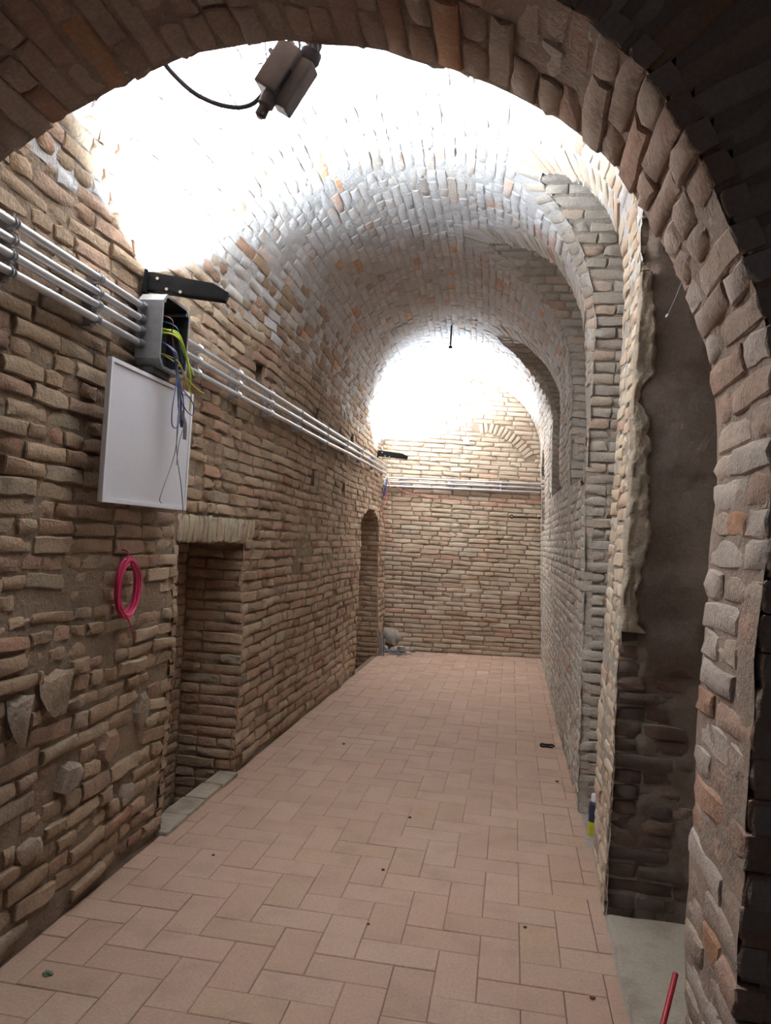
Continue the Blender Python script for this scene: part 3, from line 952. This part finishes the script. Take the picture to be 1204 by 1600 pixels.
# ------------------------------------------------------------------ conduits
def cz(y): return .1*sm((y-5)/5)
def xw(y, z): return XL(y, z)+nz3(XL(y, z), y, z, 1.6, .03)
def wall_pipe(z, y0, y1, rad, parent, sway=.004):
    pts = []; n = max(6, int((y1-y0)/.35))
    for i in range(n+1):
        y = y0+(y1-y0)*i/n
        pts.append((XL(y, z)+.062+sway*noise.noise(Vector((y*.8, z*9, 0))), y, z+cz(y)+.004*noise.noise(Vector((y*.7, z*30, 1)))))
    return MB().tube(pts, rad, 12).build('pipe', M_STEEL, parent)
def bracket(y, zs, parent, rad):
    z0, z1 = min(zs)-.03+cz(y), max(zs)+.03+cz(y); x = XL(y, 2.45)
    b_ = MB().box((x+.005, y-.012, z0), (x+.044, y+.012, z1)).build('bracket', M_DSTEEL, parent)
    for z in zs:
        z += cz(y); pts = [(x+.062+(rad+.003)*math.cos(a), 0, (rad+.003)*math.sin(a)) for a in np.linspace(-math.pi/2, math.pi/2, 7)]
        sd = MB()
        for (dy) in (-.008, .008):
            sd.tube([(p[0], y+dy, z+p[2]) for p in pts], .0035, 5)
        sd.box((x+.04, y-.01, z+rad), (x+.066, y+.01, z+rad+.007)); sd.box((x+.04, y-.01, z-rad-.007), (x+.066, y+.01, z-rad))
        sd.tube([(x+.06, y, z+rad-.002), (x+.06, y, z+rad+.018)], .004, 6)
        sd.build('saddle', M_STEEL, b_)
RADP = .0145
run = empty('conduit_run', (-1.63, 2.0, 2.45)); bpy.context.view_layer.update()
tag(run, 'four parallel steel conduits entering the near side of the open grey junction box', 'conduit')
def keep_under(root):
    for ch in list(root.children):
        ch.matrix_parent_inverse = Matrix.Translation(-Vector(root.location))
Z4 = (2.53, 2.475, 2.425, 2.37)
for z in Z4: wall_pipe(z, 1.75, 3.09, RADP, run)
for z in Z4:
    MB().tube([(XL(3, z)+.062, 3.045, z), (XL(3, z)+.062, 3.085, z)], [RADP+.005, RADP+.005], 10).build('coupling', M_DSTEEL, run)
for y in (1.95, 2.2, 2.72): bracket(y, Z4, run, RADP)
keep_under(run)
run2 = empty('conduit_run', (-1.63, 3.5, 2.42))
tag(run2, 'long steel conduits running from the grey junction box to the far corner', 'conduit')
Z3 = (2.50, 2.44, 2.375)
for z in Z3: wall_pipe(z, 3.44, 10.62, RADP, run2)
for y in (3.69, 4.28, 4.9, 5.62, 6.6, 7.64, 8.7, 9.7): bracket(y, Z3, run2, RADP)
keep_under(run2)
run3 = empty('conduit_run', (-1.6, 10.8, 2.4))
tag(run3, 'three level steel conduits crossing the end wall', 'conduit')
def bp(x, z, off): return Vector((x, YB+KB*x, z))+BN*off
for z in (2.43, 2.375, 2.315):
    MB().tube([bp(x, z+(x+1.8)*.02, .055) for x in np.linspace(-1.83, .34, 8)], RADP, 12).build('pipe', M_STEEL, run3)
for x in (-1.59, -.90, -.22):
    z0 = (x+1.8)*.02
    q = MB(); M_ = Matrix.Translation(bp(x, 2.375+z0, .02)) @ Matrix.Rotation(math.atan(KB), 4, 'Z')
    b_ = q.box((-.014, -.018, -.095), (.014, .018, .095), M_).build('bracket', M_DSTEEL, run3)
    for z in (2.43, 2.375, 2.315):
        c = bp(x, z+z0, .055); qq = MB()
        qq.tube([c+BN*(RADP+.004)*math.cos(a)+Vector((0, 0, (RADP+.004)*math.sin(a))) for a in np.linspace(-math.pi/2, math.pi/2, 7)], .006, 6)
        qq.box((-.01, -.045, RADP), (.01, 0, RADP+.016), Matrix.Translation(c+Vector((0, .03, 0))))
        qq.build('saddle', M_STEEL, b_)
keep_under(run3)

# ------------------------------------------------------------------ junction box with loose wires
jb = empty('junction_box', (-1.66, 3.26, 2.42)); tag(jb, 'open grey plastic junction box spilling coloured wires above the white panel', 'junction box')
q = MB(); x0, x1, y0, y1, z0, z1 = -1.66, -1.545, 3.09, 3.37, 2.275, 2.60; ch = .035
def octo(y0, y1, z0, z1, c): return [(y0+c, z0), (y1-c, z0), (y1, z0+c), (y1, z1-c), (y1-c, z1), (y0+c, z1), (y0, z1-c), (y0, z0+c)]
O = octo(y0, y1, z0, z1, ch); I_ = octo(y0+.012, y1-.012, z0+.012, z1-.012, ch-.004)
v = [(x0, a, b_) for a, b_ in O]+[(x1, a, b_) for a, b_ in O]+[(x1, a, b_) for a, b_ in I_]+[(x0+.012, a, b_) for a, b_ in I_]
f = [(k, (k+1) % 8, 8+(k+1) % 8, 8+k) for k in range(8)]+[(8+k, 8+(k+1) % 8, 16+(k+1) % 8, 16+k) for k in range(8)]
q.add(v, f+[tuple(reversed(range(8)))]); q.build('housing', M_GREYP, jb)
q = MB(); e_ = .0015
I2 = octo(y0+.0135, y1-.0135, z0+.0135, z1-.0135, ch-.004)
v2 = [(x1-.004, a, b_) for a, b_ in I2]+[(x0+.0135, a, b_) for a, b_ in I2]
q.add(v2, [(k, (k+1) % 8, 8+(k+1) % 8, 8+k) for k in range(8)]+[tuple(range(8, 16))]); q.build('lining', M_INNER, jb)
MB().box((x0+.02, y0+.01, z0-.030), (x1-.03, y1-.10, z0+.002), bev=.006).build('gland_plate', M_DGREY, jb)
for a, b_ in ((y0+.03, z0+.03), (y1-.03, z1-.03), (y1-.03, z0+.03), (y0+.03, z1-.03)):
    MB().tube([(x0+.014, a, b_), (x1-.003, a, b_)], .008, 8).build('screw_post', M_GREYP, jb)
def wire(pts, r, mat, parent=jb, name='wire'):
    pts = [(x, y-(.055 if x > -1.58 else .02), z) for x, y, z in pts]
    return MB().tube(spline(pts, 7), r, 6).build(name, mat, parent)
XW = -1.54
wire([(-1.62, 3.2, 2.47), (-1.52, 3.24, 2.44), (XW+.02, 3.33, 2.38), (XW+.03, 3.43, 2.30)], .0045, M_YG)
wire([(-1.62, 3.22, 2.46), (-1.52, 3.25, 2.45), (XW+.03, 3.34, 2.36), (XW+.03, 3.40, 2.27), (XW+.01, 3.43, 2.22)], .0045, M_YG)
wire([(-1.62, 3.18, 2.44), (-1.52, 3.21, 2.43), (XW+.03, 3.30, 2.40), (XW+.03, 3.38, 2.32)], .004, M_YG)
wire([(-1.62, 3.2, 2.36), (-1.5, 3.22, 2.32), (XW+.04, 3.32, 2.27), (XW+.05, 3.43, 2.235), (XW+.05, 3.52, 2.23)], .003, M_YEL)
wire([(-1.60, 3.22, 2.36), (-1.5, 3.26, 2.30), (XW+.03, 3.36, 2.25), (XW+.03, 3.42, 2.20), (XW+.02, 3.43, 2.13)], .003, M_YEL)
rw = random.Random(9)
for k in range(7):
    a = rw.uniform(-.03, .03)
    wire([(-1.62, 3.2+a, 2.42), (-1.51, 3.2+a, 2.36), (XW+.03, 3.25+a*.5, 2.29+rw.uniform(-.02, .02)), (XW+.04, 3.27+a, 2.20), (XW+.04, 3.30+a*1.3, 2.10+rw.uniform(0, .06)), (XW+.03, 3.34+a*.4, 2.04)], .0028, rw.choice([M_BLUE, M_BLUE, M_TEAL, M_GRYW]))
wire([(XW+.03, 3.26, 2.27), (XW+.04, 3.23, 2.2), (XW+.05, 3.19, 2.10), (XW+.05, 3.20, 2.03), (XW+.05, 3.25, 2.03), (XW+.045, 3.29, 2.12), (XW+.04, 3.27, 2.22)], .0028, M_BLUE)
wire([(XW+.03, 3.27, 2.22), (XW+.04, 3.32, 2.20), (XW+.05, 3.40, 2.16), (XW+.05, 3.41, 2.11), (XW+.05, 3.35, 2.11), (XW+.045, 3.28, 2.15)], .0026, M_BLUE)
wire([(XW+.04, 3.28, 2.18), (XW+.05, 3.26, 2.02), (XW+.05, 3.24, 1.90), (XW+.05, 3.16, 1.76), (XW+.05, 3.13, 1.70), (XW+.05, 3.15, 1.685)], .0022, M_GRYW)
wire([(XW+.04, 3.28, 2.16), (XW+.05, 3.25, 2.02), (XW+.05, 3.27, 1.90), (XW+.05, 3.33, 1.78), (XW+.05, 3.37, 1.66), (XW+.05, 3.365, 1.62)], .0022, M_GRYW)
wire([(XW+.04, 3.30, 2.16), (XW+.05, 3.32, 2.06), (XW+.05, 3.28, 1.96), (XW+.05, 3.27, 1.86)], .002, M_GRYW)
for a in (3.335, 3.35, 3.36): wire([(XW+.03, 3.32, 2.12), (XW+.045, a-.01, 2.06), (XW+.045, a, 1.985)], .0035, M_GRYW)
wire([(-1.6, 3.17, 2.52), (-1.52, 3.19, 2.49), (XW+.01, 3.22, 2.43), (XW+.02, 3.24, 2.36)], .003, M_BRN)
wire([(-1.6, 3.2, 2.5), (-1.52, 3.24, 2.47), (XW+.01, 3.30, 2.41), (XW+.02, 3.33, 2.33)], .0028, M_TEAL)
keep_under(jb)

# ------------------------------------------------------------------ white panel
pn = empty('panel', (-1.60, 3.14, 1.95)); tag(pn, 'white square metal panel hung on the left wall under the junction box', 'panel')
xa, xb_, ya, yb, za, zb_ = -1.600, -1.578, 2.765, 3.545, 1.668, 2.238
q = MB().box((xa, ya, za), (xb_-.006, yb, zb_), bev=.003); q.build('body', M_WHITE, pn)
q = MB()
bw = .016
for lo, hi in (((xb_-.008, ya, za), (xb_, yb, za+bw)), ((xb_-.008, ya, zb_-bw), (xb_, yb, zb_)), ((xb_-.008, ya, za+bw), (xb_, ya+bw, zb_-bw)), ((xb_-.008, yb-bw, za+bw), (xb_, yb, zb_-bw))): q.box(lo, hi)
q.build('frame', M_WEDGE, pn)
MB().tube([(xb_-.001, yb-.03, zb_-.035), (xb_+.003, yb-.03, zb_-.035)], .007, 10).build('screw', M_DSTEEL, pn)
keep_under(pn)

# ------------------------------------------------------------------ bracket lamps (they light the vault)
def bracket_lamp(loc, ang, L, label, power):
    rt_ = empty('wall_lamp', loc, (0, math.radians(3), ang)); tag(rt_, label, 'lamp')
    q = MB()     # U channel open upwards
    w_, h_, t_ = .052, .075, .003
    outline = [(0, -h_*.35), (.0, h_*.65), (L*.80, h_*.52), (L, .006), (L*.97, -h_*.38), (L*.6, -h_*.42)]
    for sy in (-w_/2, w_/2-t_):
        v = [(x, sy, z) for x, z in outline]+[(x, sy+t_, z) for x, z in outline]; n = len(outline)
        q.add(v, [tuple(range(n)), tuple(reversed(range(n, 2*n)))]+[(k, n+k, n+(k+1) % n, (k+1) % n) for k in range(n)])
    q.box((0, -w_/2, -h_*.40), (L*.97, w_/2, -h_*.33))
    q.build('housing', M_BLACK, rt_)
    MB().box((-.012, -w_*.75, -h_*.65), (.003, w_*.75, h_*.75), bev=.002).build('wall_plate', M_BLACK, rt_)
    for x, z in ((.045, h_*.3), (.09, -h_*.25), (.15, -h_*.3)):
        MB().tube([(x, -w_/2-.005, z), (x, -w_/2+.002, z)], .007, 8).build('bolt', M_STEEL, rt_)
    MB().box((.04, -w_/2+.006, h_*.22), (L*.82, w_/2-.006, h_*.30)).build('light_strip', M_LEMIT, rt_)
    ld = bpy.data.lights.new('strip_light', 'AREA'); ld.shape = 'RECTANGLE'; ld.size = L*.72; ld.size_y = w_-.012
    ld.energy = power; ld.color = LAMP_COL; ld.spread = math.radians(142)
    lo = bpy.data.objects.new('strip_light', ld); C.objects.link(lo); lo.parent = rt_
    lo.location = (L*.44, 0, h_*.34); lo.rotation_euler = (math.pi, 0, 0)
    return rt_
bracket_lamp((-1.665, 3.17, 2.66), math.radians(16), .36, 'black bracket lamp on the wall just above the grey junction box', LAMP_A)
bracket_lamp((-1.835, 10.15, 2.70), math.radians(8), .40, 'far black bracket lamp by the corner with the end wall', LAMP_B)

# ------------------------------------------------------------------ coil of pink cable
ck = empty('cable_coil', (-1.66, 3.12, 1.31)); tag(ck, 'coil of pink cable hanging on the left wall below the white panel', 'cable')
rc = random.Random(2); pts = []
turns = 7
for i in range(turns*22):
    a = 2*math.pi*i/22; j = i//22
    rr_ = .108+.009*math.sin(j*2.1)+.004*math.sin(a*3+j)
    pts.append((-1.635+.012*math.sin(j*1.7+a*.5), 3.125+rr_*math.sin(a)*.82, 1.31+rr_*1.12*math.cos(a)))
MB().tube(pts, .0048, 6).build('loops', M_PINK, ck)
MB().tube(spline([(-1.625, 3.10, 1.20), (-1.615, 3.12, 1.17), (-1.62, 3.17, 1.11), (-1.63, 3.22, 1.06)], 6), .003, 6).build('tail', M_PINK, ck)
MB().tube(spline([(-1.63, 3.09, 1.42), (-1.64, 3.12, 1.465), (-1.675, 3.12, 1.475), (-1.64, 3.13, 1.46), (-1.63, 3.16, 1.42)], 5), .002, 6).build('tie', M_PINK, ck)
keep_under(ck)

# ------------------------------------------------------------------ fitting hanging behind the crown of the front arch
fx = empty('hanging_fitting', (-.745, 2.22, 3.00)); tag(fx, 'dark grey twin box with cable glands hanging at the crown of the front arch', 'fitting')
def pix(px, py, Y):
    d = FWD*FPX+CX*(px-602)-CYv*(py-800); return Vector((EYE+d*(Y/d[1])).tolist())
A = pix(472, 86, 2.22); B_ = pix(425, 160, 2.22); ax = (B_-A).normalized(); cr_ = Vector((0, 1, 0)).cross(ax).normalized()
def fm(c): return Matrix.Translation(c) @ Matrix((ax, Vector((0, 1, 0)), cr_)).transposed().to_4x4()
side = (pix(480, 140, 2.22)-pix(430, 110, 2.22)).normalized(); sdn = cr_ if cr_.dot(side) > 0 else -cr_
c1 = pix(437, 112, 2.22); c2 = pix(461, 134, 2.24)
MB().box((-.078, -.035, -.040), (.072, .035, .040), fm(c1), bev=.006).build('body', M_FIX, fx)
MB().box((-.078, -.030, -.027), (.085, .035, .027), fm(c2), bev=.006).build('body', M_FIX, fx)
MB().box((-.02, -.04, -.012), (.05, .02, .012), fm((c1+c2)/2), bev=.003).build('spine', M_FIX2, fx)
def gland(p, dr, r, l, mat=M_FIX):
    M_ = Matrix.Translation(p) @ dr.to_track_quat('Z', 'Y').to_matrix().to_4x4()
    MB().lathe([(r*.9, 0), (r*1.1, l*.15), (r*1.1, l*.5), (r*.75, l*.6), (r*.8, l*.9), (r*.4, l)], M_, 12).build('gland', mat, fx)
gland(pix(424, 145, 2.22), (pix(405, 184, 2.22)-pix(424, 145, 2.22)).normalized(), .023, .085)
gland(pix(455, 92, 2.22), (pix(449, 66, 2.22)-pix(455, 92, 2.22)).normalized(), .028, .05)
gland(pix(432, 94, 2.22), (pix(421, 76, 2.22)-pix(432, 94, 2.22)).normalized(), .010, .045)
gland(pix(480, 100, 2.24), (pix(492, 68, 2.24)-pix(480, 100, 2.24)).normalized(), .030, .075, M_FIX2)
for px in (451, 468, 487, 496): MB().tube([pix(px, 80, 2.22), pix(px-2, 55, 2.18), pix(px-3, 40, 2.10)], .003, 5).build('hanger', M_DSTEEL, fx)
keep_under(fx)
cb = MB().tube(spline([pix(255, 96, 2.12), pix(268, 113, 2.16), pix(300, 143, 2.2), pix(335, 161, 2.22), pix(370, 168, 2.22), pix(395, 162, 2.22), pix(412, 145, 2.22)], 8), .0075, 8).build('cable', M_CABLE)
tag(cb, 'thick grey cable sagging from the front arch to the hanging twin box', 'cable')
cb = MB().tube(spline([pix(374, 68, 2.14), pix(380, 86, 2.18), pix(395, 99, 2.2), pix(408, 99, 2.2), pix(415, 92, 2.2)], 6), .0014, 5).build('cable', M_CABLE)
tag(cb, 'thin wire loop beside the hanging twin box', 'cable')
cb = MB().tube(spline([pix(414, 60, 2.12), pix(415, 80, 2.2), pix(418, 102, 2.2)], 6), .0022, 5).build('cable', plain('mauve_cable', (.30, .16, .28), .5))
tag(cb, 'mauve wire dropping straight to the top of the hanging twin box', 'cable')

# ------------------------------------------------------------------ small things
hk = MB().tube([(-.78, 8.3, 3.96), (-.78, 8.3, 3.80), (-.78, 8.31, 3.70)], .009, 8).tube([(-.78, 8.31, 3.71), (-.78, 8.31, 3.69)], .022, 8).build('hook', M_RUST)
tag(hk, 'dark iron rod hanging from the crown of the vault', 'hook')
br = empty('iron_bar', (.1, 11.1, 1.99)); tag(br, 'rusty iron bar with eye sticking out of the right wall before the end wall', 'bar')
MB().tube([bp(.42, 1.995, .16), bp(.1, 1.99, .16), bp(-.04, 1.985, .16)], [.013, .011, .011], 8).build('rod', M_RUST, br)
c = bp(-.06, 1.985, .16)
MB().tube([c+Vector((.022*math.cos(a), 0, .022*math.sin(a))) for a in np.linspace(0, 2*math.pi, 13)[:-1]], .008, 6, closed=True).build('eye', M_RUST, br)
keep_under(br)
def bw_(x, z, o_=.09): return bp(x, z, o_)
for lab, pts in (('red string sagging across the end wall just under the conduits', [bw_(-1.80, 2.42), bw_(-1.66, 2.30), bw_(-1.48, 2.23), bw_(-.93, 2.16), bw_(-.5, 2.145), bw_(-.05, 2.17), bw_(.36, 2.26, .03)]),
                 ('red string dangling down the left end of the end wall', [bw_(-1.81, 2.34), bw_(-1.79, 2.1), bw_(-1.77, 1.8), bw_(-1.72, 1.6), bw_(-1.62, 1.45), bw_(-1.58, 1.40)]),
                 ('red string hanging down the edge of the left wall by the corner', [(-1.78, 10.60, 2.34), (-1.76, 10.58, 2.15), (-1.78, 10.42, 1.95), (-1.76, 10.55, 1.75)])):
    o = MB().tube(spline(pts, 8), .0045, 6).build('string', M_REDW); tag(o, lab, 'string')
wt = empty('wire_tuft', (-1.74, 10.5, 2.35)); tag(wt, 'tuft of cut yellow and dark wires at the corner end of the conduits', 'wires')
for k, (mt, pts) in enumerate(((M_YEL, [(-1.75, 10.5, 2.46), (-1.73, 10.45, 2.37), (-1.70, 10.45, 2.27)]), (M_BLUE, [(-1.76, 10.5, 2.42), (-1.76, 10.4, 2.3), (-1.78, 10.38, 2.13)]),
                               (M_GRYW, [(-1.76, 10.5, 2.42), (-1.77, 10.36, 2.33), (-1.79, 10.36, 2.2)]), (M_BLUE, [(-1.75, 10.5, 2.4), (-1.75, 10.44, 2.3), (-1.77, 10.41, 2.16)]))):
    MB().tube(spline(pts, 6), .007, 6).build('wire', mt, wt)
keep_under(wt)
# spray can
M_ = Matrix.Translation((.535, 4.52, .0))
sp = empty('spray_can', (.535, 4.52, 0)); tag(sp, 'yellow and navy spray can with white cap half hidden behind the pier', 'can')
MB().lathe([(.030, .0), (.0325, .006), (.0325, .075)], M_, 20).build('body', M_CANY, sp)
MB().lathe([(.0325, .0755), (.0325, .165), (.028, .178), (.020, .186)], M_, 20).build('print', M_CAN, sp)
MB().lathe([(.021, .1865), (.021, .22), (.017, .226)], M_, 16).build('cap', M_WEDGE, sp)
keep_under(sp)
# red tube and wire on the near bay
p0, p1 = pix(1055, 1522, 2.62), pix(1026, 1640, 2.40)
o = MB().tube([p0, (p0+p1)/2, p1+(p1-p0)*.6], .009, 10).build('tube', M_RED); tag(o, 'red plastic tube leaning in the near bay against the front arch', 'tube')
o = MB().tube(spline([pix(1066, 436, 3.3), pix(1056, 462, 3.3), pix(1042, 493, 3.3)], 5), .0009, 5).tube([pix(1043, 491, 3.3), pix(1040, 496, 3.3)], .005, 6).build('wire', M_WEDGE)
tag(o, 'thin pale wire with white tip dangling before the dark plaster', 'wire')
# clip on the floor
c = Vector((.36, 6.35, .008)); o = MB().tube([c+Vector((.052*math.cos(a), .05*math.sin(a)*.9, .004*math.sin(a*3))) for a in np.linspace(0, 5.6, 16)], .0075, 6).build('strap', M_BLACK)
tag(o, 'small black loop of strap lying on the tiles by the right wall', 'strap')
# crumbs
rk = random.Random(4)
cm = []
CR = [(75, 1523, .022, 'small greenish chip on the tiles near the left wall', (.16, .18, .11)), (640, 1278, .012, 'dark crumb in the middle of the tiled floor', (.04, .035, .03)), (598, 1360, .010, 'dark crumb on the floor nearer than the middle one', (.05, .04, .03)),
      (537, 1163, .014, 'dark crumb on the far left part of the floor', (.05, .04, .03)), (870, 1222, .014, 'dark crumb close to the foot of the right wall', (.05, .04, .03)), (820, 1450, .009, 'dark crumb on the near right tiles', (.05, .04, .03)),
      (575, 1445, .008, 'dark crumb on the near middle tiles', (.05, .04, .03)), (333, 1337, .009, 'dark crumb near the end of the stone kerb', (.05, .04, .03)), (925, 1560, .012, 'reddish chip by the edge of the concrete ledge', (.2, .07, .04))]
for px, py, r_, lab, col in CR:
    d = FWD*FPX+CX*(px-602)-CYv*(py-800); t = -HC/d[2]; p = EYE+d*t
    q = MB(); v, f = FAM['r'][rk.randrange(8)]
    q.add([(p[0]+a[0]*r_*1.6, p[1]+a[1]*r_*1.6, .004+max(-.004, a[2]*r_*.9)) for a in v], f); o = q.build('crumb', plain('crumb', col, .9)); tag(o, lab, 'crumb')
# heap in the far left corner
rbm = plain('grey_rubble', (.36, .33, .29), .9, 0, .1, 20, .5)
for i, (x, y, z, r_, lab) in enumerate(((-1.60, 10.70, .19, .115, 'round grey lump topping the heap in the far corner'), (-1.44, 10.66, .05, .05, 'grey chunk on the inner side of the corner heap'), (-1.67, 10.53, .055, .055, 'grey chunk against the left wall in the corner heap'), (-1.53, 10.50, .04, .045, 'grey chunk at the front of the corner heap'), (-1.30, 10.80, .03, .04, 'small grey chunk lying apart, farthest along the end wall'))):
    q = MB(); v, f = FAM['r'][i]; q.add([(x+a[0]*r_*2.1, y+a[1]*r_*1.7, max(0.001, z+a[2]*r_*2.1)) for a in v], f, True)
    o = q.build('stone', rbm); tag(o, lab, 'stone', 'rubble heap in the corner')
cw = MB()
for k in range(9):
    a = rk.uniform(0, 6.28); c = (-1.50+rk.uniform(-.06, .16), 10.34+rk.uniform(-.05, .07))
    cw.tube(spline([(c[0]+.10*math.cos(a+q), c[1]+.08*math.sin(a+q), .02+.05*rk.random()) for q in (0, 1.2, 2.4, 3.6)], 5), .007, 5)
o = cw.build('cable_tangle', M_GRYW); tag(o, 'tangle of grey cable offcuts on the floor at the corner heap', 'cable')
for k, lab in enumerate(('grey plastic strip propped upright at the door edge, outermost', 'grey plastic strip propped upright at the door edge, middle one', 'grey plastic strip propped upright at the door edge, nearest the wall')):
    o = MB().box((-1.66+k*.03-.03, 10.20+k*.012, .001), (-1.64+k*.03-.03, 10.23+k*.012, .33-.05*k), Matrix.Translation((0, 0, 0)), bev=.002).build('strip', plain('strip_grey', (.34, .31, .31), .6)); tag(o, lab, 'strip', 'strips by the tall opening')
# blue paint mark
g = bp(-.73, 3.02, .012)
o = MB().box((-.045, -.004, -.04), (.045, .004, .04), Matrix.Translation(g) @ Matrix.Rotation(math.atan(KB), 4, 'Z'), bev=.003).build('tag', plain('pale_blue', (.45, .56, .64), .7)); tag(o, 'small pale blue square stuck high on the end wall', 'marker')
